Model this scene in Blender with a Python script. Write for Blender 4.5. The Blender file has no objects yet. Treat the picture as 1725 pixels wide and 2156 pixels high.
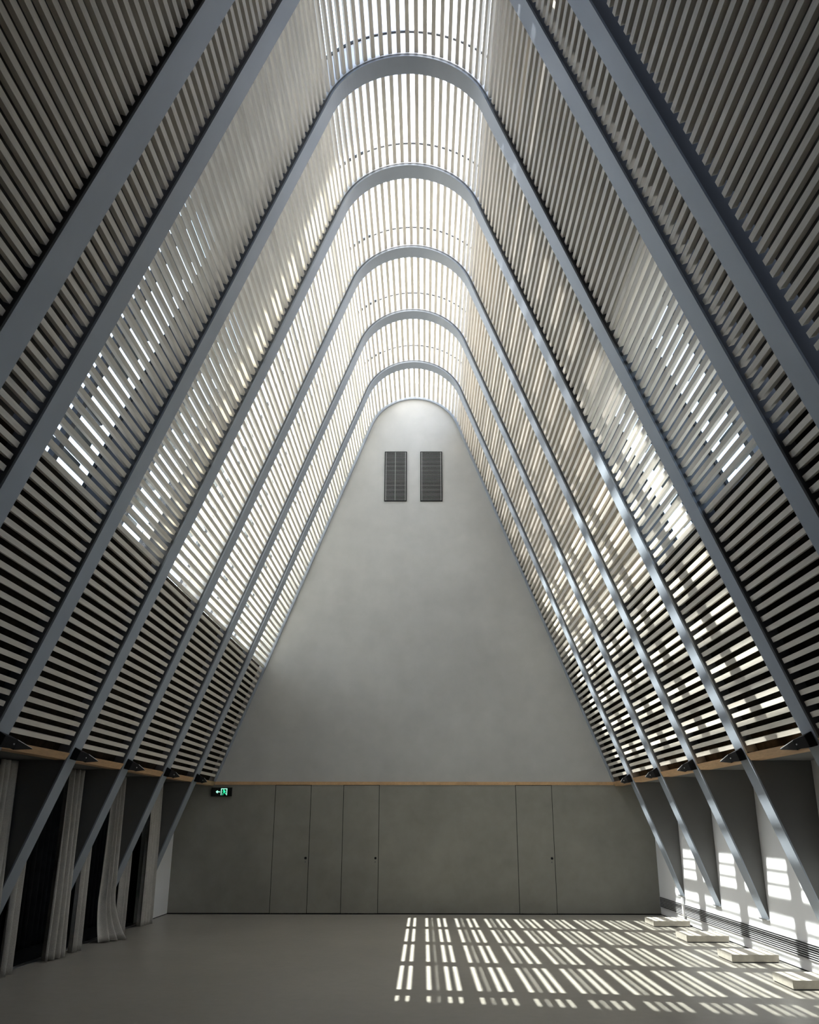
import bpy, math, random
from mathutils import Vector
random.seed(7)
S = bpy.context.scene
COL = S.collection
PI = math.pi

# ------------------------------------------------------------------ camera
CAM = (0.2045, 0.0, 1.7772)
PITCH, YAW, ROLL = 19.491, 0.406, 0.061
cd = bpy.data.cameras.new('camera')
cd.sensor_fit = 'AUTO'
cd.sensor_width = 36.0
cd.lens = 1874.28 / 2156 * 36.0
cd.shift_x = -0.0071
cd.shift_y = -0.0044
cd.clip_start = 0.05
cd.clip_end = 300
cam = bpy.data.objects.new('camera', cd)
COL.objects.link(cam)
cam.location = CAM
cam.rotation_mode = 'XYZ'
cam.rotation_euler = (math.radians(90 + PITCH), math.radians(-ROLL), math.radians(YAW))
S.camera = cam

# ------------------------------------------------------------------ sky, sun, exposure
SUN = Vector((1.0, -0.19, -1.56)).normalized()
w = bpy.data.worlds.new('sky')
S.world = w
w.use_nodes = True
nt = w.node_tree
bg = nt.nodes['Background']
sk = nt.nodes.new('ShaderNodeTexSky')
sk.sky_type = 'NISHITA'
sk.sun_disc = False
sk.sun_elevation = math.radians(56.9)
sk.sun_rotation = math.radians(280.8)
sk.dust_density = 2.5
sk.air_density = 1.0
sk.ozone_density = 1.0
hs = nt.nodes.new('ShaderNodeHueSaturation')
hs.inputs['Saturation'].default_value = 0.8
nt.links.new(sk.outputs[0], hs.inputs['Color'])
nt.links.new(hs.outputs[0], bg.inputs[0])
bg.inputs[1].default_value = 1.0
sl = bpy.data.lights.new('sun', 'SUN')
sl.energy = 42.0
sl.angle = math.radians(0.36)
sl.color = (1.0, 0.955, 0.885)
so = bpy.data.objects.new('sun', sl)
COL.objects.link(so)
so.rotation_mode = 'QUATERNION'
so.rotation_quaternion = SUN.to_track_quat('-Z', 'Y')
so.location = (-20, 12, 40)

S.view_settings.view_transform = 'Standard'
S.view_settings.look = 'None'
S.view_settings.gamma = 1.0
S.view_settings.use_curve_mapping = False
S.view_settings.exposure = 0.0
try:
    S.cycles.max_bounces = 10
    S.cycles.diffuse_bounces = 6
    S.cycles.glossy_bounces = 3
    S.cycles.transparent_max_bounces = 12
    S.cycles.sample_clamp_indirect = 6.0
    S.cycles.use_denoising = True
    S.cycles.caustics_reflective = False
    S.cycles.caustics_refractive = False
except Exception:
    pass

# ------------------------------------------------------------------ materials
def mat(name, col, rough=0.7, var=0.0, scale=2.0, metal=0.0, var2=0.0, scale2=20.0, bump=0.0, spec=0.5, stretch=None, tint=None):
    m = bpy.data.materials.new(name)
    m.use_nodes = True
    n = m.node_tree
    b = n.nodes['Principled BSDF']
    b.inputs['Roughness'].default_value = rough
    b.inputs['Metallic'].default_value = metal
    b.inputs['Specular IOR Level'].default_value = spec
    b.inputs['Base Color'].default_value = (*col, 1)
    if var or var2:
        tc = n.nodes.new('ShaderNodeTexCoord')
        mp = n.nodes.new('ShaderNodeMapping')
        n.links.new(tc.outputs['Object'], mp.inputs['Vector'])
        if stretch:
            mp.inputs['Scale'].default_value = stretch
        prev = None
        for (v, s_, det) in ((var, scale, 4), (var2, scale2, 6)):
            if not v:
                continue
            nz = n.nodes.new('ShaderNodeTexNoise')
            nz.inputs['Scale'].default_value = s_
            nz.inputs['Detail'].default_value = det
            nz.inputs['Roughness'].default_value = 0.6
            n.links.new(mp.outputs[0], nz.inputs['Vector'])
            mr = n.nodes.new('ShaderNodeMapRange')
            mr.inputs['From Min'].default_value = 0.3
            mr.inputs['From Max'].default_value = 0.7
            mr.inputs['To Min'].default_value = 1 - v
            mr.inputs['To Max'].default_value = 1 + v
            n.links.new(nz.outputs['Fac'], mr.inputs['Value'])
            mx = n.nodes.new('ShaderNodeVectorMath')
            mx.operation = 'SCALE'
            if prev is None:
                mx.inputs[0].default_value = col
            else:
                n.links.new(prev, mx.inputs[0])
            n.links.new(mr.outputs[0], mx.inputs['Scale'])
            prev = mx.outputs[0]
            last = nz
        n.links.new(prev, b.inputs['Base Color'])
        if bump:
            bp = n.nodes.new('ShaderNodeBump')
            bp.inputs['Strength'].default_value = bump
            bp.inputs['Distance'].default_value = 0.01
            n.links.new(last.outputs['Fac'], bp.inputs['Height'])
            n.links.new(bp.outputs[0], b.inputs['Normal'])
    return m

def emit(name, col, strength):
    m = bpy.data.materials.new(name)
    m.use_nodes = True
    n = m.node_tree
    b = n.nodes['Principled BSDF']
    b.inputs['Base Color'].default_value = (*[c * .3 for c in col], 1)
    b.inputs['Emission Color'].default_value = (*col, 1)
    b.inputs['Emission Strength'].default_value = strength
    return m

def veil(name, col, clear, tr_col=(0.95, 0.96, 0.97)):
    """a milky sheet: part of the light goes straight through, the rest is scattered"""
    m = bpy.data.materials.new(name)
    m.use_nodes = True
    n = m.node_tree
    n.nodes.clear()
    out = n.nodes.new('ShaderNodeOutputMaterial')
    a = n.nodes.new('ShaderNodeBsdfTranslucent')
    a.inputs[0].default_value = (*col, 1)
    b = n.nodes.new('ShaderNodeBsdfTransparent')
    b.inputs[0].default_value = (*tr_col, 1)
    mx = n.nodes.new('ShaderNodeMixShader')
    mx.inputs[0].default_value = clear
    n.links.new(a.outputs[0], mx.inputs[1])
    n.links.new(b.outputs[0], mx.inputs[2])
    n.links.new(mx.outputs[0], out.inputs[0])
    return m

def glass(name):
    m = bpy.data.materials.new(name)
    m.use_nodes = True
    n = m.node_tree
    n.nodes.clear()
    out = n.nodes.new('ShaderNodeOutputMaterial')
    tr = n.nodes.new('ShaderNodeBsdfTransparent')
    tr.inputs[0].default_value = (0.93, 0.96, 0.96, 1)
    gl = n.nodes.new('ShaderNodeBsdfGlossy')
    gl.inputs['Roughness'].default_value = 0.03
    mx = n.nodes.new('ShaderNodeMixShader')
    mx.inputs[0].default_value = 0.05
    n.links.new(tr.outputs[0], mx.inputs[1])
    n.links.new(gl.outputs[0], mx.inputs[2])
    n.links.new(mx.outputs[0], out.inputs[0])
    return m

M = dict(
    slat=mat('pale_timber', (0.66, 0.62, 0.555), 0.6, 0.10, 1.3, var2=0.07, scale2=9.0, stretch=(6, 0.5, 6)),
    rib=mat('grey_painted_steel', (0.305, 0.345, 0.405), 0.5, 0.05, 1.0, spec=0.4),
    web=mat('dark_and_shaded_steel', (0.10, 0.105, 0.115), 0.6, 0.05, 2.0),  # dark fittings, and rib strips with their shade put into the colour
    gasket=mat('black_gasket', (0.015, 0.016, 0.018), 0.6),
    birch=mat('pale_birch_lining', (0.80, 0.735, 0.64), 0.7, 0.06, 1.0, spec=0.2),
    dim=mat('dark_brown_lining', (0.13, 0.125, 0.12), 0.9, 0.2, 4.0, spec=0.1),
    lining=mat('black_felt_lining', (0.018, 0.014, 0.010), 0.95, 0.5, 6.0, spec=0.1),
    plaster=mat('grey_plaster', (0.44, 0.445, 0.44), 0.85, 0.10, 0.35, var2=0.05, scale2=2.2, spec=0.2),
    board=mat('grey_lower_cladding', (0.27, 0.265, 0.24), 0.75, 0.14, 0.6, var2=0.06, scale2=3.5, spec=0.25),
    white=mat('white_wall_paint', (0.76, 0.77, 0.79), 0.8, 0.02, 1.0, spec=0.2),
    floor=mat('polished_grey_concrete', (0.285, 0.27, 0.238), 0.36, 0.07, 0.6, var2=0.06, scale2=7.0, spec=0.45),
    wood=mat('honey_timber', (0.55, 0.35, 0.19), 0.55, 0.12, 1.5, var2=0.1, scale2=12, stretch=(4, 0.6, 4)),
    fin=mat('dark_grey_panel', (0.15, 0.15, 0.148), 0.8, 0.05, 1.5, spec=0.2),
    black=mat('matt_black', (0.010, 0.010, 0.012), 0.8, spec=0.15),
    blackcloth=mat('black_cloth', (0.010, 0.011, 0.014), 0.95, 0.3, 8, spec=0.1),
    linen=mat('grey_linen', (0.46, 0.445, 0.42), 0.95, 0.08, 6, var2=0.15, scale2=90, bump=0.3, spec=0.1),
    block=mat('whitewashed_block', (0.52, 0.49, 0.43), 0.7, 0.08, 4, var2=0.10, scale2=14),
    metal=mat('bare_metal', (0.35, 0.36, 0.37), 0.35, metal=0.9),
    louvre=mat('louvre_grey', (0.45, 0.45, 0.47), 0.5),
    concrete=mat('outdoor_concrete', (0.34, 0.34, 0.35), 0.9, 0.08, 0.4),
    paving=mat('outdoor_paving', (0.30, 0.30, 0.29), 0.9, 0.08, 0.4),
    signbox=mat('sign_black', (0.012, 0.013, 0.013), 0.35),
    green=emit('exit_green', (0.02, 0.85, 0.36), 1.6),
    pale=emit('exit_pale_green', (0.42, 1.0, 0.72), 1.3),
    glass=glass('skylight_glass'),
    milky=veil('milky_skylight_glass', (0.85, 0.87, 0.88), 0.5),
    mesh=veil('pale_sunscreen_mesh', (0.95, 0.93, 0.88), 0.86),
)

# ------------------------------------------------------------------ mesh helpers
class MB:
    def __init__(self):
        self.v, self.f = [], []
    def poly(self, pts):
        k = len(self.v)
        self.v += [tuple(p) for p in pts]
        self.f.append(list(range(k, k + len(pts))))
    def hexa(self, a, b):
        """two quads a,b (same winding, 4 points each) joined as a solid"""
        k = len(self.v)
        self.v += [tuple(p) for p in a] + [tuple(p) for p in b]
        self.f += [[k, k+3, k+2, k+1], [k+4, k+5, k+6, k+7]]
        for i in range(4):
            j = (i + 1) % 4
            self.f.append([k+i, k+j, k+4+j, k+4+i])
    def box(self, x0, x1, y0, y1, z0, z1):
        self.hexa([(x0, y0, z0), (x1, y0, z0), (x1, y1, z0), (x0, y1, z0)],
                  [(x0, y0, z1), (x1, y0, z1), (x1, y1, z1), (x0, y1, z1)])
    def prism(self, pts, d):
        """polygon pts extruded by vector d"""
        d = Vector(d)
        k = len(self.v); n = len(pts)
        self.v += [tuple(p) for p in pts] + [tuple(Vector(p) + d) for p in pts]
        self.f += [list(range(k, k+n))[::-1], list(range(k+n, k+2*n))]
        for i in range(n):
            j = (i + 1) % n
            self.f.append([k+i, k+j, k+n+j, k+n+i])
    def strip(self, inner, outer, y0, y1):
        """solid following two matching (x,z) polylines, between y0 and y1 (numbers or functions of x)"""
        fy0 = y0 if callable(y0) else (lambda x: y0)
        fy1 = y1 if callable(y1) else (lambda x: y1)
        k = len(self.v)
        for (a, b) in zip(inner, outer):
            self.v += [(a[0], fy0(a[0]), a[1]), (a[0], fy1(a[0]), a[1]), (b[0], fy1(a[0]), b[1]), (b[0], fy0(a[0]), b[1])]
        n = len(inner)
        for i in range(n - 1):
            p, q = k + 4*i, k + 4*i + 4
            for s in range(4):
                t = (s + 1) % 4
                self.f.append([p+s, p+t, q+t, q+s])
        self.f += [[k, k+3, k+2, k+1], [k+4*(n-1)+s for s in range(4)]]
    def cyl(self, c, axis, r, h, n=16, r2=None):
        r2 = r if r2 is None else r2
        ax = Vector(axis).normalized()
        u = ax.orthogonal().normalized(); v = ax.cross(u)
        c = Vector(c); k = len(self.v)
        for rr, hh in ((r, 0), (r2, h)):
            for i in range(n):
                a = 2*PI*i/n
                self.v.append(tuple(c + ax*hh + u*(rr*math.cos(a)) + v*(rr*math.sin(a))))
        self.f += [list(range(k, k+n))[::-1], list(range(k+n, k+2*n))]
        for i in range(n):
            j = (i+1) % n
            self.f.append([k+i, k+j, k+n+j, k+n+i])
    def build(self, name, m, parent=None, smooth=False, bevel=0.0):
        me = bpy.data.meshes.new(name)
        o = parent.matrix_world.inverted() if False else None
        off = Vector((0, 0, 0))
        if parent is not None:
            p = parent
            while p is not None:
                off += p.location
                p = p.parent
        me.from_pydata([tuple(Vector(q) - off) for q in self.v], [], self.f)
        me.materials.append(m)
        import bmesh
        bm = bmesh.new(); bm.from_mesh(me)
        bmesh.ops.recalc_face_normals(bm, faces=bm.faces)
        bm.to_mesh(me); bm.free()
        if smooth:
            for f in me.polygons:
                f.use_smooth = True
        me.update()
        ob = bpy.data.objects.new(name, me)
        COL.objects.link(ob)
        if parent is not None:
            ob.parent = parent
        if bevel:
            bv = ob.modifiers.new('bevel', 'BEVEL')
            bv.width = bevel; bv.segments = 2; bv.limit_method = 'ANGLE'
        return ob

def tag(o, label, cat, group=None):
    o['label'] = label; o['category'] = cat
    if group: o['group'] = group
    return o
def struct(o):
    o['kind'] = 'structure'
    return o
def thing(name, label, cat, loc=(0, 0, 0), group=None):
    o = bpy.data.objects.new(name, None)
    o.empty_display_size = 0.2
    COL.objects.link(o)
    o.location = loc
    return tag(o, label, cat, group)

# ------------------------------------------------------------------ the A-shaped section
X0, SL, HA = 5.2613, 0.3845, 11.7057           # leg line x = X0 - SL*z, inner apex height
AL = math.atan(SL); SA, CA = math.sin(AL), math.cos(AL)
ZM = X0 / SL
ZC = (HA - ZM * SA) / (1 - SA)
R0 = HA - ZC
HALF = 5.075                                   # half width of the room below the soffit
ZS = 2.60                                      # soffit level
YB = 20.0                                      # back wall
ZSILL = 5.10
ZCR = 10.95                                    # foot of the rounded crown glazing
YEND = 4.16                                    # end of the slatted bays, just over the camera
YF = -2.2                                      # front wall behind the camera
RW = 0.312                                     # rib width
DK = [18.0805 - 2.1555 * k for k in range(6)] + [6.315]

def legx(z, off=0.0):
    return X0 + off / CA - SL * z
def leg_pt(side, z, off):
    return (side * legx(z, off), z)
def profile(off, zbot, n=40, right=True, left=True):
    pts = []
    a0 = PI - AL
    zt = ZC + (R0 + off) * SA
    L = [leg_pt(-1, zbot + (zt - zbot) * i / 12, off) for i in range(12)]
    Rr = [leg_pt(1, zbot + (zt - zbot) * i / 12, off) for i in range(12)][::-1]
    arc = []
    for i in range(n + 1):
        a = (PI - AL) - (PI - 2 * AL) * i / n
        arc.append(((R0 + off) * math.cos(a), ZC + (R0 + off) * math.sin(a)))
    return (L if left else []) + arc + (Rr if right else [])

# ------------------------------------------------------------------ the room
m = MB(); m.box(-HALF - 3.2, HALF + 0.2, YF - 0.2, YB + 0.2, -0.2, 0.0)
struct(m.build('floor', M['floor']))
# back wall: upper plaster gable and lower cladding
m = MB()
out = profile(0.50, ZS, 40)
m.prism([(x, YB, z) for x, z in [(-HALF - .1, 2.57), (-HALF - .1, ZS)] + out + [(HALF + .1, ZS), (HALF + .1, 2.57)]], (0, 0.25, 0))
struct(m.build('wall_back', M['plaster']))
m = MB(); m.box(-HALF - .1, HALF + .1, YB, YB + .25, 0.0, 2.57)
struct(m.build('wall_back_lower', M['board']))
m = MB(); m.box(-4.28, 4.28, YB - 0.012, YB + 0.01, 2.538, 2.603)
struct(m.build('trim_1', M['wood']))
m = MB(); m.box(-HALF, HALF, YB - 0.006, YB + 0.01, 0.0, 0.022)
struct(m.build('floor_gap_back', M['black']))  # black strip standing in for the dark gap along the floor
# thin steel edge where the slats meet the gable
m = MB(); m.strip(profile(0.0, ZS, 40), profile(0.045, ZS, 40), YB - 0.05, YB + 0.01)
struct(m.build('trim_2', M['rib']))
# right wall, left wall stub beside the gable, front wall
m = MB(); m.box(HALF, HALF + .2, YF, YB, 0.0, 2.52)
struct(m.build('wall_right', M['white']))
m = MB(); m.box(-HALF - .12, -HALF, DK[0] + 0.05, YB, 0.0, 2.52)
struct(m.build('wall_left', M['white']))
m = MB(); m.box(-HALF, -HALF + 0.006, DK[0] + 0.3, YB, 0.0, 0.012)
struct(m.build('baseboard_left', M['black']))
m = MB(); m.box(HALF - 0.006, HALF, YF, YB, 0.0, 0.014)
struct(m.build('baseboard_right', M['black']))
m = MB()
m.prism([(x, YF, z) for x, z in [(-HALF - 3.2, 0), (-HALF - 3.2, ZS)] + profile(0.50, ZS, 40) + [(HALF + .2, ZS), (HALF + .2, 0)]], (0, -0.2, 0))
struct(m.build('wall_front', M['board']))
# black side room seen between the curtains on the left
m = MB()
m.box(-HALF - 3.2, -HALF - 3.0, YF, YB, 0, 2.6)
struct(m.build('wall_side_room', M['blackcloth']))
m = MB()
m.box(-HALF - 3.2, -HALF - .02, DK[0] + 0.1, DK[0] + 0.2, 0, 2.52)
struct(m.build('wall_side_room_end', M['blackcloth']))
m = MB(); m.box(-HALF - 3.2, -HALF, YF, YB, 2.52, 2.64)
struct(m.build('ceiling_side_room', M['blackcloth']))
m = MB(); m.box(-HALF - 3.0, -HALF - 0.05, YF, DK[0] + 0.1, 0.0, 0.006)
struct(m.build('floor_side_room', M['blackcloth']))
m = MB(); m.box(-HALF - 0.05, -HALF + 0.03, YF, DK[0] + 0.05, 0.0, 0.008)
struct(m.build('trim_3', M['metal']))
# timber soffits that close the foot of the slatted sides
for k, s in ((4, -1), (5, 1)):
    xb = HALF + (0.2 if s > 0 else 0.12)
    m = MB()
    m.prism([(s * (legx(2.52) + .02), YF, 2.52), (s * legx(2.60), YF, 2.60), (s * (legx(2.60) + .2), YF, 2.60), (s * (legx(2.60) + .2), YF, 2.52)], (0, YB - YF, 0))
    struct(m.build('trim_%d' % k, M['wood']))
    m = MB()
    x0, x1 = sorted((s * (legx(2.60) + .2), s * xb))
    m.box(x0, x1, YF, YB, 2.52, 2.60)
    struct(m.build('ceiling_soffit', M['fin']))  # underside of the timber board, its shade put in as dark grey
m = MB(); m.strip(profile(0.05, 2.6, 40), profile(0.42, 2.6, 40), YF, YEND - 0.03)
struct(m.build('ceiling', M['fin']))
# outside: paving, and an unseen block added to keep sun off the nearer bays
m = MB(); m.box(-60, 60, -30, 70, -0.6, -0.21)
struct(m.build('ground', M['paving']))
SHX = -9.5
m = MB(); m.box(SHX - 7, SHX, -12.0, 11.1 + 0.19 * (-2.6 - SHX), -0.2, 27.0)
struct(m.build('wall_sun_block', M['concrete']))

# ------------------------------------------------------------------ doors flush in the lower back wall
def door(n, x0, x1):
    m = MB(); m.box(x0, x1, YB - 0.006, YB + 0.002, 0.012, 2.528)
    d = struct(m.build('door_%d' % n, M['board']))
    m = MB()
    g = 0.011
    m.box(x0 - g, x0, YB - 0.003, YB + .002, 0.0, 2.537)
    m.box(x1, x1 + g, YB - 0.003, YB + .002, 0.0, 2.537)
    m.box(x0 - g, x1 + g, YB - 0.003, YB + .002, 2.528, 2.537)
    m.build('door_gap', M['black'], d)
    m = MB()
    m.cyl((x1 - 0.055, YB - 0.006, 1.075), (0, -1, 0), 0.024, 0.012, 20)
    m.cyl((x1 - 0.055, YB - 0.018, 1.075), (0, -1, 0), 0.011, 0.03, 16)
    m.cyl((x1 - 0.055, YB - 0.048, 1.075), (0, -1, 0), 0.021, 0.012, 20)
    m.build('door_handle', M['black'], d)
    m = MB()
    m.cyl((x1 - 0.06, YB - 0.006, 1.0), (0, -1, 0), 0.012, 0.006, 16)
    m.build('lock_cylinder', M['web'], d)
    return d
door(1, -2.960, -2.208)
door(2, -1.499, -0.746)
door(3, 2.184, 2.943)

# ------------------------------------------------------------------ ribs
ORD = ['first', 'second', 'third', 'fourth', 'fifth', 'sixth', 'seventh']
RIBLAB = [
    'grey steel arch rib nearest the back wall, smallest of all in view',
    'second grey steel arch rib from the back wall',
    'third grey steel arch rib from the back wall',
    'fourth grey steel arch rib from the back wall, sunlight on its right leg',
    'biggest grey arch rib whose whole rounded crown is in view',
    'grey arch rib with crown out of view, just beyond the nearest rib',
    'nearest and widest blue-grey arch rib, cut off by the top of the photo',
]
ribs = []
for k, d in enumerate(DK):
    r = thing('arch_rib', RIBLAB[k], 'arch rib', (0, d, 0), 'steel arch ribs of the hall')
    ribs.append(r)
    if k == 6:
        f0 = lambda x: d - 0.12 * min(1, max(0, -x / 2.0))
        f1 = lambda x: d + RW - 0.05 * min(1, max(0, -x / 2.0))
    else:
        f0, f1 = d, d + RW
    zt = 0.495
    cl = lambda P: [(max(-HALF + .004, min(HALF - .004, x)), z) for x, z in P]
    m = MB(); m.strip(cl(profile(0.0, zt, 48)), cl(profile(0.022, zt, 48)), f0, f1)
    m.build('inner_flange', M['rib'], r)
    g0 = (lambda x: f0(x) + 0.004) if callable(f0) else f0 + 0.004
    g1 = (lambda x: f1(x) - 0.004) if callable(f1) else f1 - 0.004
    m = MB()
    m.strip(profile(0.022, 2.62, 48), profile(0.052, 2.62, 48), g0, g1)
    m.build('web', M['web'], r)  # same rib, coloured darker for the shade on its front strip
    if k > 4:
        m = MB(); m.strip(profile(0.052, 2.62, 48), profile(0.42, 2.62, 48), g0, g1)
        m.build('outer_web', M['web'], r)
    else:
        for sd in (-1, 1):
            z1 = ZSILL if k < 3 else ZCR
            m = MB()
            m.strip([leg_pt(sd, 2.62, 0.052), leg_pt(sd, z1, 0.052)], [leg_pt(sd, 2.62, 0.42), leg_pt(sd, z1, 0.42)], g0, g1)
            m.build('outer_web', M['web'], r)
    if k <= 4:
        m = MB()
        zu = ZSILL if k < 3 else ZCR  # white only where the cavity glows, dark elsewhere: brightness put into the colour
        m.strip(profile(0.052, zu, 48), profile(0.42, zu, 48), g0, g1)
        m.build('white_upstand', M['white'], r)
    m = MB()
    m.strip(profile(0.42, ZSILL, 48), profile(0.46, ZSILL, 48), d - 0.02, d + RW + 0.02)
    m.build('gasket', M['gasket'], r)
    # triangular fins between the raking leg, the soffit and the side wall
    for s in (-1, 1):
        m = MB()
        a = (s * legx(zt, 0.022), d + 0.02, zt)
        b = (s * legx(2.52, 0.022), d + 0.02, 2.52)
        c = (s * (HALF - .003), d + 0.02, 2.518)
        b = (b[0], b[1], 2.518)
        e = (s * (HALF - .003), d + 0.02, zt)
        a = (s * min(abs(a[0]), HALF - .004), a[1], a[2])
        m.prism([a, b, c, e], (0, RW - 0.04, 0))
        m.build('fin_panel', M['fin'], r)
        m = MB()
        x1, x2 = sorted((s * (legx(zt, 0) - 0.04), s * (HALF - .003)))
        m.box(x1, x2, d - 0.004, d + RW + .004, zt - 0.012, zt)
        m.build('foot_plate', M['metal'], r)

# ------------------------------------------------------------------ slatted bays
PITCH_S, FACE, S0, S1 = 0.1195, 0.054, 0.05, 0.088
def slat_positions():
    arc_half = (PI / 2 - AL) * (R0 + S0)
    leg_len = (ZC + (R0 + S0) * SA - 2.60) / CA
    res = []
    n = int((arc_half + leg_len - FACE / 2) / PITCH_S)
    for i in range(-n, n + 1):
        s = i * PITCH_S
        a = abs(s); sg = 1 if s >= 0 else -1
        if a <= arc_half:
            th = a / (R0 + S0)
            nx, nz = sg * math.sin(th), math.cos(th)
            cx, cz = (R0 + S0) * nx, ZC + (R0 + S0) * nz
            part = 'crown'
        else:
            nx, nz = sg * CA, SA
            l = a - arc_half
            z = ZC + (R0 + S0) * SA - l * CA
            cx, cz = sg * legx(z, S0), z
            part = 'right' if sg > 0 else 'left'
        res.append((cx, cz, nx, nz, part))
    return res
SP = slat_positions()
BAYLAB = [
    'slatted timber bay of pale battens between back wall and first rib',
    'slatted timber bay of pale battens between first and second ribs from the back wall',
    'slatted timber bay of pale battens between second and third ribs from the back wall',
    'slatted timber bay of pale battens between third and fourth ribs from the back wall',
    'slatted timber bay under the skylight between fourth rib and the biggest full arch',
    'slatted timber bay in front of the biggest full arch, bright slits in both sides',
    'narrow slatted timber bay between the two nearest ribs',
    'slatted timber bay in the upper corners of the photo, in front of the nearest rib',
]
ends = [YB] + DK + [YEND]
for b in range(8):
    y1 = ends[b] - (0.05 if b == 0 else 0.012)
    y0 = ends[b + 1] + RW + 0.002 if b < 7 else YEND
    if b == 7: y1 = ends[b] - 0.13
    bay = thing('slatted_bay', BAYLAB[b], 'slatted lining', (0, (y0 + y1) / 2, 0), 'slatted bays of the vault')
    for part, nm in (('left', 'slat_panel'), ('crown', 'crown_slats'), ('right', 'slat_panel')):
        m = MB()
        for (cx, cz, nx, nz, pp) in SP:
            if pp != part: continue
            tx, tz = -nz, nx
            h = FACE / 2; dp = (S1 - S0) if (pp == 'crown' or (pp == 'left' and b < 4)) else 0.058
            q = [(cx + tx*h, cz + tz*h), (cx - tx*h, cz - tz*h), (cx - tx*h + nx*dp, cz - tz*h + nz*dp), (cx + tx*h + nx*dp, cz + tz*h + nz*dp)]
            m.hexa([(x, y0, z) for x, z in q], [(x, y1, z) for x, z in q])
        m.build(nm, M['slat'], bay)

# ------------------------------------------------------------------ skylights above the slats and opaque linings, bay by bay
ZTOP = 7.30
OG = 0.435
def side_strip(s, z0, z1, o0, o1, ya, yb, mt, name):
    m = MB()
    m.strip([leg_pt(s, z0, o0), leg_pt(s, z1, o0)], [leg_pt(s, z0, o1), leg_pt(s, z1, o1)], yb, ya)
    return struct(m.build(name, mt))
def over(o, z0, n=40):
    return profile(o, z0, n)
for b in range(8):
    ya = ends[b] - (0.004 if b < 7 else 0.125); yb = (ends[b + 1] + RW if b < 7 else YEND) + 0.004
    for s in (-1, 1):
        side_strip(s, 2.62, ZSILL, 0.16, 0.40, ya, yb, M['lining'], 'ceiling_lining')
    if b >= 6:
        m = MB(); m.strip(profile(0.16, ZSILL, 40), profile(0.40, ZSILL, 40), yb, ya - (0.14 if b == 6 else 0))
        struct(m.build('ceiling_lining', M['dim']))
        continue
    if b < 4:
        side_strip(1, ZSILL, ZCR, 0.30, 0.40, ya, yb, M['birch'], 'ceiling_lining')
    else:
        side_strip(1, ZTOP, ZCR, 0.30, 0.40, ya, yb, M['plaster'], 'ceiling_lining')
    # clear panes on the flanks, milky glass over the crown
    m = MB()
    m.strip([leg_pt(-1, ZSILL, OG), leg_pt(-1, ZCR, OG)], [leg_pt(-1, ZSILL, OG + .012), leg_pt(-1, ZCR, OG + .012)], yb, ya)
    win = struct(m.build('window_%d' % (b + 1), M['glass']))
    if b > 3:
        m = MB()
        m.strip([leg_pt(1, ZSILL, OG), leg_pt(1, ZTOP, OG)], [leg_pt(1, ZSILL, OG + .012), leg_pt(1, ZTOP, OG + .012)], yb, ya)
        m.build('side_pane', M['glass'], win)
    A, B = profile(OG, ZCR, 40), profile(OG + .012, ZCR, 40)
    A = A[0:1] + A[12:53] + A[-1:]
    B = B[0:1] + B[12:53] + B[-1:]
    ks = 13
    m = MB(); m.strip(A[:ks + 1], B[:ks + 1], yb, ya)
    m.build('crown_pane', M['glass'], win)
    m = MB(); m.strip(A[ks:], B[ks:], yb, ya)
    m.build('milky_pane', M['milky'], win)
    if b < 5:
        m = MB()
        m.poly([(x, y, z) for (x, z), y in ((leg_pt(-1, ZSILL, .33), yb), (leg_pt(-1, ZCR, .33), yb), (leg_pt(-1, ZCR, .33), ya), (leg_pt(-1, ZSILL, .33), ya))])
        m.build('sunscreen_mesh', M['mesh'], win)
    m = MB()
    for sd in (-1, 1):
        for z0, z1, t0, t1 in ((ZSILL - 0.02, ZSILL + 0.06, 0.05, 0.03), (ZCR, ZCR + 0.05, 0.02, 0.02)):
            m.strip([leg_pt(sd, z0, OG - t0), leg_pt(sd, z1, OG - t0)], [leg_pt(sd, z0, OG + t1), leg_pt(sd, z1, OG + t1)], yb, ya)
    th = 0.345 / (R0 + OG)
    px, pz = (R0 + OG) * math.sin(th), ZC + (R0 + OG) * math.cos(th)
    m.box(px - 0.012, px + 0.012, yb, ya, pz - 0.05, pz + 0.02)
    if b in (4, 5):
        ym = yb + 0.85
        for sd in (-1, 1):
            m.strip([leg_pt(sd, ZSILL, OG - 0.05), leg_pt(sd, ZCR, OG - 0.05)], [leg_pt(sd, ZSILL, OG + 0.03), leg_pt(sd, ZCR, OG + 0.03)], ym, ym + 0.10)
    m.build('window_frame', M['web'], win)
    m = MB()
    for sd in ((-1, 1) if b in (4, 5) else (-1,)):
        for i in range(19):
            z = 5.30 + 0.28 * i
            m.strip([leg_pt(sd, z, 0.60), leg_pt(sd, z + 0.075, 0.60)], [leg_pt(sd, z, 0.625), leg_pt(sd, z + 0.075, 0.625)], yb, ya)
    m.build('outer_batten', M['concrete'], win)

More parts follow.
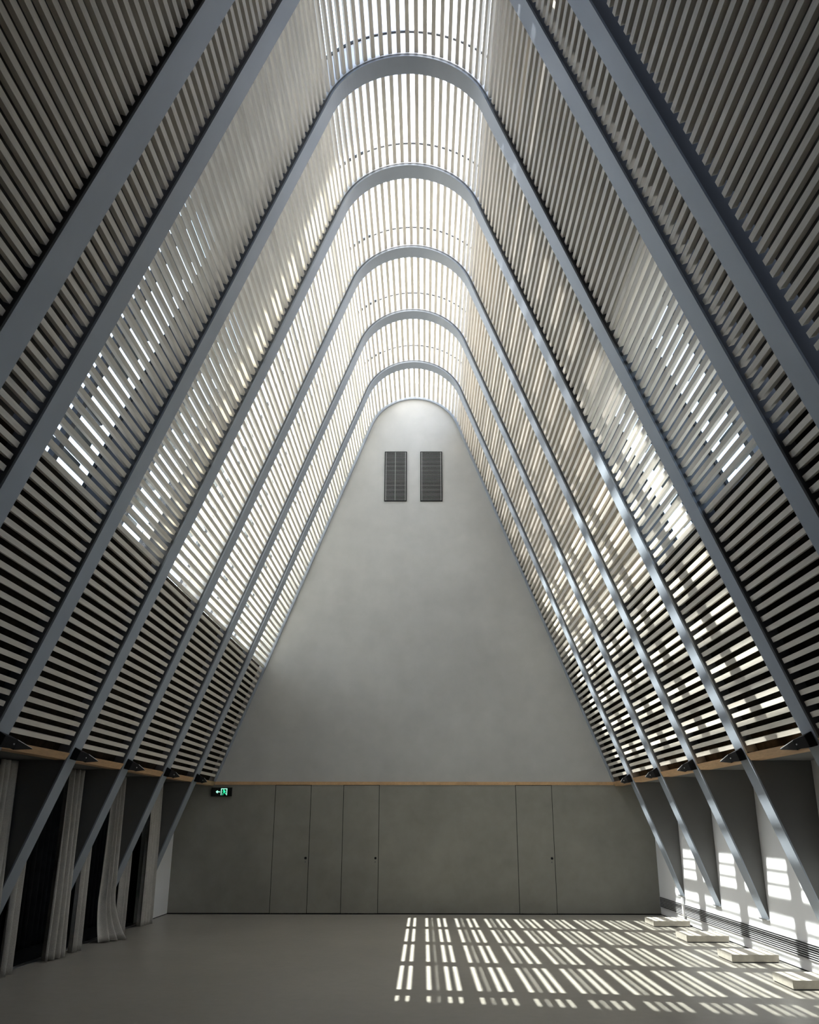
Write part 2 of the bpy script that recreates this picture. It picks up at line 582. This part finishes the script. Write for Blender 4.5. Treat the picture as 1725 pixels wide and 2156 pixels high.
# ------------------------------------------------------------------ uplights at the foot of the slatted sides
def uplight(k, s, label):
    d = DK[k]
    zb = 2.60
    xb = s * legx(zb, 0.0)
    t = thing('uplight', label, 'light fitting', (xb, d + RW / 2, zb), 'black uplights on the ribs')
    def P(y, up, inn):
        # point at height up along the leg and inn towards the room
        inn += 0.004
        z = zb + up * CA - inn * SA
        x = legx(zb, 0) - up * SA - inn * CA
        return (s * x, d + y, z)
    m = MB()
    m.hexa([P(0.05, -0.07, 0), P(0.05, 0.085, 0), P(0.05, 0.07, .09), P(0.05, -0.06, .09)],
           [P(0.36, -0.055, 0), P(0.36, 0.06, 0), P(0.36, 0.05, .10), P(0.36, -0.05, .10)])
    m.build('gear_box', M['black'], t, bevel=0.006)
    m = MB()
    m.hexa([P(0.36, -0.06, 0.0), P(0.36, 0.045, 0.0), P(0.36, 0.045, .10), P(0.36, -0.06, .10)],
           [P(0.92, -0.030, 0.0), P(0.92, -0.022, 0.0), P(0.92, -0.022, .05), P(0.92, -0.030, .05)])
    m.build('reflector_housing', M['black'], t, bevel=0.004)
    m = MB()
    m.hexa([P(0.37, 0.046, 0.01), P(0.37, 0.051, 0.01), P(0.37, 0.051, .095), P(0.37, 0.046, .095)],
           [P(0.91, -0.021, 0.01), P(0.91, -0.016, 0.01), P(0.91, -0.016, .048), P(0.91, -0.021, .048)])
    m.build('white_rim', M['white'], t)
    m = MB()
    c = Vector(P(0.3, 0.0, 0.098))
    m.cyl(c, Vector((-s * CA, 0, -SA)), 0.008, 0.01, 10)
    m.build('screw', M['louvre'], t)
for k in range(5):
    for s, sd in ((-1, 'left'), (1, 'right')):
        uplight(k, s, 'black wedge uplight at the %s foot of the %s rib from the back wall' % (sd, ORD[k]))

# ------------------------------------------------------------------ ventilation louvres high on the gable
def vent(x0, x1, z0, z1, label, wrap):
    t = thing('wall_vent', label, 'vent', ((x0 + x1) / 2, YB, z0), 'ventilation louvres high on the gable')
    m = MB(); m.box(x0, x1, YB - 0.004, YB + 0.002, z0, z1)
    m.build('backing', M['black'], t)
    m = MB()
    f = 0.016
    for a in ((x0, x0 + f, z0, z1), (x1 - f, x1, z0, z1), (x0, x1, z0, z0 + f), (x0, x1, z1 - f, z1)):
        m.box(a[0], a[1], YB - 0.03, YB - 0.003, a[2], a[3])
    m.build('frame', M['black'], t)
    m = MB()
    n = 38
    for i in range(n):
        z = z0 + 0.03 + (z1 - z0 - 0.06) * i / (n - 1)
        m.hexa([(x0 + f, YB - 0.03, z - .004), (x1 - f, YB - 0.03, z - .004), (x1 - f, YB - 0.012, z + .006), (x0 + f, YB - 0.012, z + .006)],
               [(x0 + f, YB - 0.031, z + .0025), (x1 - f, YB - 0.031, z + .0025), (x1 - f, YB - 0.012, z + .009), (x0 + f, YB - 0.012, z + .009)])
    m.build('louvre', M['louvre'], t)
    m = MB()
    for xx in (x0 + 0.035, x1 - 0.035) + ((x0 + 0.26,) if wrap else ()):
        m.box(xx - 0.004, xx + 0.004, YB - 0.034, YB - 0.031, z0 + f, z1 - f)
    m.build('stay_rod', M['louvre'], t)
vent(-0.724, -0.185, 9.01, 10.291, 'left one of the two dark ventilation louvres high on the gable', True)
vent(0.139, 0.670, 9.009, 10.290, 'right one of the two dark ventilation louvres high on the gable', False)

# ------------------------------------------------------------------ exit sign
sx0, sx1, sz0, sz1 = -4.334, -3.893, 2.300, 2.481
t = thing('exit_sign', 'black emergency exit sign with green arrow and running figure on the back wall', 'sign', ((sx0 + sx1) / 2, YB, sz0))
m = MB(); m.box(sx0, sx1, YB - 0.05, YB - 0.012, sz0, sz1)
m.build('sign_box', M['signbox'], t, bevel=0.004)
m = MB(); m.box(-4.2, -4.02, YB - 0.013, YB + 0.002, 2.34, 2.44)
m.build('wall_bracket', M['black'], t)
yq = YB - 0.0535
def flat(name, polys, mt, par, dy=0.0):
    m = MB()
    for P in polys:
        m.prism([(x, yq - dy, z) for x, z in P], (0, 0.0025, 0))
    return m.build(name, mt, par)
ac = -4.195; zc_ = 2.392
flat('arrow', [[(-4.238, zc_), (-4.205, zc_ + .030), (-4.188, zc_ + .018), (-4.202, zc_ + .009), (-4.202, zc_ - .009), (-4.188, zc_ - .018), (-4.205, zc_ - .030)],
               [(-4.202, zc_ + .0085), (-4.148, zc_ + .0085), (-4.148, zc_ - .0085), (-4.202, zc_ - .0085)]], M['pale'], t)
dx0, dx1, dz0, dz1 = -4.128, -3.996, 2.325, 2.462
fr = 0.014
flat('door_symbol', [[(dx0, dz0), (dx0, dz1), (dx0 + fr, dz1), (dx0 + fr, dz0)], [(dx1 - fr, dz0), (dx1 - fr, dz1), (dx1, dz1), (dx1, dz0)],
                     [(dx0, dz1 - fr), (dx0, dz1), (dx1, dz1), (dx1, dz1 - fr)]], M['pale'], t)
cx, cz = -4.058, 2.395
head = [(cx - .012 + .011 * math.cos(a * PI / 6), cz + .040 + .011 * math.sin(a * PI / 6)) for a in range(12)]
flat('running_figure', [head,
    [(cx - .010, cz + .028), (cx + .014, cz + .026), (cx + .020, cz - .010), (cx + .002, cz - .012)],
    [(cx - .010, cz + .028), (cx - .038, cz + .010), (cx - .034, cz + .002), (cx - .004, cz + .014)],
    [(cx + .010, cz + .024), (cx + .034, cz + .006), (cx + .028, cz - .001), (cx + .008, cz + .010)],
    [(cx + .002, cz - .010), (cx - .018, cz - .030), (cx - .020, cz - .068), (cx - .030, cz - .068), (cx - .028, cz - .026), (cx - .008, cz - .002)],
    [(cx + .020, cz - .010), (cx + .026, cz - .034), (cx + .046, cz - .046), (cx + .040, cz - .054), (cx + .016, cz - .040), (cx + .006, cz - .012)]],
    M['green'], t)

# ------------------------------------------------------------------ linear grille and small post on the right wall
t = thing('linear_grille', 'long black slotted air grille low along the white right wall', 'grille', (HALF, 9, 0.155))
m = MB(); m.box(HALF - 0.006, HALF - 0.002, YF + .01, YB - 0.01, 0.155, 0.347)
m.build('backing', M['black'], t)
m = MB()
for i in range(8):
    z = 0.160 + 0.187 * i / 7 - 0.004
    m.box(HALF - 0.020, HALF - 0.006, YF + .01, YB - 0.01, z, z + 0.0075)
m.build('louvre', M['louvre'], t)
m = MB(); m.box(HALF - 0.05, HALF - 0.019, DK[0] + 0.02, DK[0] + 0.10, 0.0, 0.46)
tag(m.build('post', M['white']), 'thin white post under the foot of the farthest right rib leg', 'post')

# ------------------------------------------------------------------ pale blocks on the floor by the right wall
BL = [(4.37, 5.03, 17.74, 18.42, 'pale low block by the right wall, farthest of the four'),
      (4.345, 5.015, 15.50, 16.14, 'pale low block by the right wall, second from the back wall'),
      (4.355, 4.995, 13.36, 13.98, 'pale low block by the right wall, third from the back wall'),
      (4.365, 5.01, 11.28, 11.90, 'pale low block by the right wall, nearest and cut off by the frame')]
for (x0, x1, y0, y1, lab) in BL:
    t = thing('floor_block', lab, 'block', ((x0 + x1) / 2, (y0 + y1) / 2, 0), 'pale blocks along the right wall')
    m = MB(); m.box(x0, x1, y0, y1, 0.014, 0.103)
    m.build('top_slab', M['block'], t, bevel=0.004)
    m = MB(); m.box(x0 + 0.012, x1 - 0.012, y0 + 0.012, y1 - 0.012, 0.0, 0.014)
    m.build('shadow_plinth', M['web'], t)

# ------------------------------------------------------------------ curtains
def curtain(name, label, ya, yb, xa, xb, m_, folds, amp, top=2.50, hem=0.012, spread=0.0, flare=0.0, seed=0, group=None, cat='curtain', mid=0.0):
    rnd = random.Random(seed)
    ph = rnd.random() * 6
    ph2 = rnd.random() * 6
    U, Z = folds * 14, 30
    front, back = [], []
    for j in range(Z + 1):
        v = j / Z                                    # 0 top, 1 hem
        z = top + (hem - top) * v
        low = max(0.0, (v - 0.72) / 0.28)
        rf, rb = [], []
        for i in range(U + 1):
            u = i / U
            yc = (ya + yb) / 2
            wd = (yb - ya) * (1 + spread * v - mid * math.sin(PI * v) )
            y = yc + (u - 0.5) * wd
            x = xa + (xb - xa) * u + amp * math.sin(2 * PI * folds * u + ph + 0.6 * math.sin(2.2 * v + ph2)) * (0.75 + 0.35 * v)
            x += 0.12 * amp * math.sin(2 * PI * folds * 2.3 * u + ph2 + 1.5 * v)
            y += 0.25 * amp * math.sin(2 * PI * folds * u * 1.1 + ph2 + v)
            if flare:
                x += flare * low * low * (0.55 + 0.45 * u)
                y += -0.6 * flare * low * low * (1 - u)
            rf.append((x + 0.004, y, z)); rb.append((x - 0.004, y, z))
        front.append(rf); back.append(rb)
    mb = MB()
    n = U + 1
    for g in (front, back):
        for r in g: mb.v += r
    off = n * (Z + 1)
    for j in range(Z):
        for i in range(U):
            a = j * n + i
            mb.f.append([a, a + 1, a + n + 1, a + n])
            mb.f.append([off + a, off + a + n, off + a + n + 1, off + a + 1])
        for i in (0, U):
            a = j * n + i
            mb.f.append([a, a + n, off + a + n, off + a])
    for i in range(U):
        for j in (0, Z):
            a = j * n + i
            mb.f.append([a, a + 1, off + a + 1, off + a])
    o = mb.build(name, m_, None, smooth=True)
    if flare:
        pass
    return tag(o, label, cat, group)
G = 'grey linen curtains in the left openings'
XC = -4.93
curtain('linen_curtain', 'grey linen curtain at the left edge of the photo, nearest under the slats', DK[3] - 0.42, DK[3] - 0.04, XC, XC + .04, M['linen'], 3, 0.045, seed=1, group=G)
curtain('linen_curtain', 'grey linen curtain in the lower left corner, only its foot showing', DK[3] + RW + 0.05, DK[3] + RW + 0.36, XC + .02, XC, M['linen'], 2, 0.055, seed=2, group=G, spread=0.25)
curtain('linen_curtain', 'tall gathered grey linen curtain in front of the third left rib leg', DK[2] - 0.44, DK[2] - 0.10, XC, XC + .09, M['linen'], 3, 0.06, seed=3, group=G, spread=0.35, mid=0.12)
curtain('linen_curtain', 'short-looking grey linen curtain showing below the third left rib leg', DK[2] + RW + 0.03, DK[2] + RW + 0.24, XC + .05, XC + .1, M['linen'], 2, 0.04, seed=4, group=G, spread=0.15)
curtain('linen_curtain', 'grey linen curtain whose hem sweeps out over the floor', DK[1] - 0.42, DK[1] - 0.16, XC - .03, XC + .06, M['linen'], 3, 0.05, seed=5, group=G, flare=0.26, spread=0.6, mid=0.15)
curtain('linen_curtain', 'narrow grey linen curtain showing below the second left rib leg', DK[1] + RW + 0.03, DK[1] + RW + 0.24, XC + .03, XC + .08, M['linen'], 2, 0.04, seed=6, group=G, spread=0.1)
curtain('linen_curtain', 'straight grey linen curtain beside the short white wall, farthest of all', DK[0] - 0.50, DK[0] - 0.12, XC, XC + .07, M['linen'], 4, 0.045, seed=8, group=G, spread=0.3)
GB = 'black drapes inside the side room'
for k, lab in enumerate(('black drape in the farthest dark opening of the left wall',
                         'black drape in the middle dark opening beside the sweeping grey curtain',
                         'black drape in the nearest dark opening at the left edge')):
    curtain('black_drape', lab, DK[k + 1] + RW, DK[k] - 0.02, -5.75, -5.75, M['blackcloth'], 9, 0.05, seed=20 + k, group=GB, cat='drape')
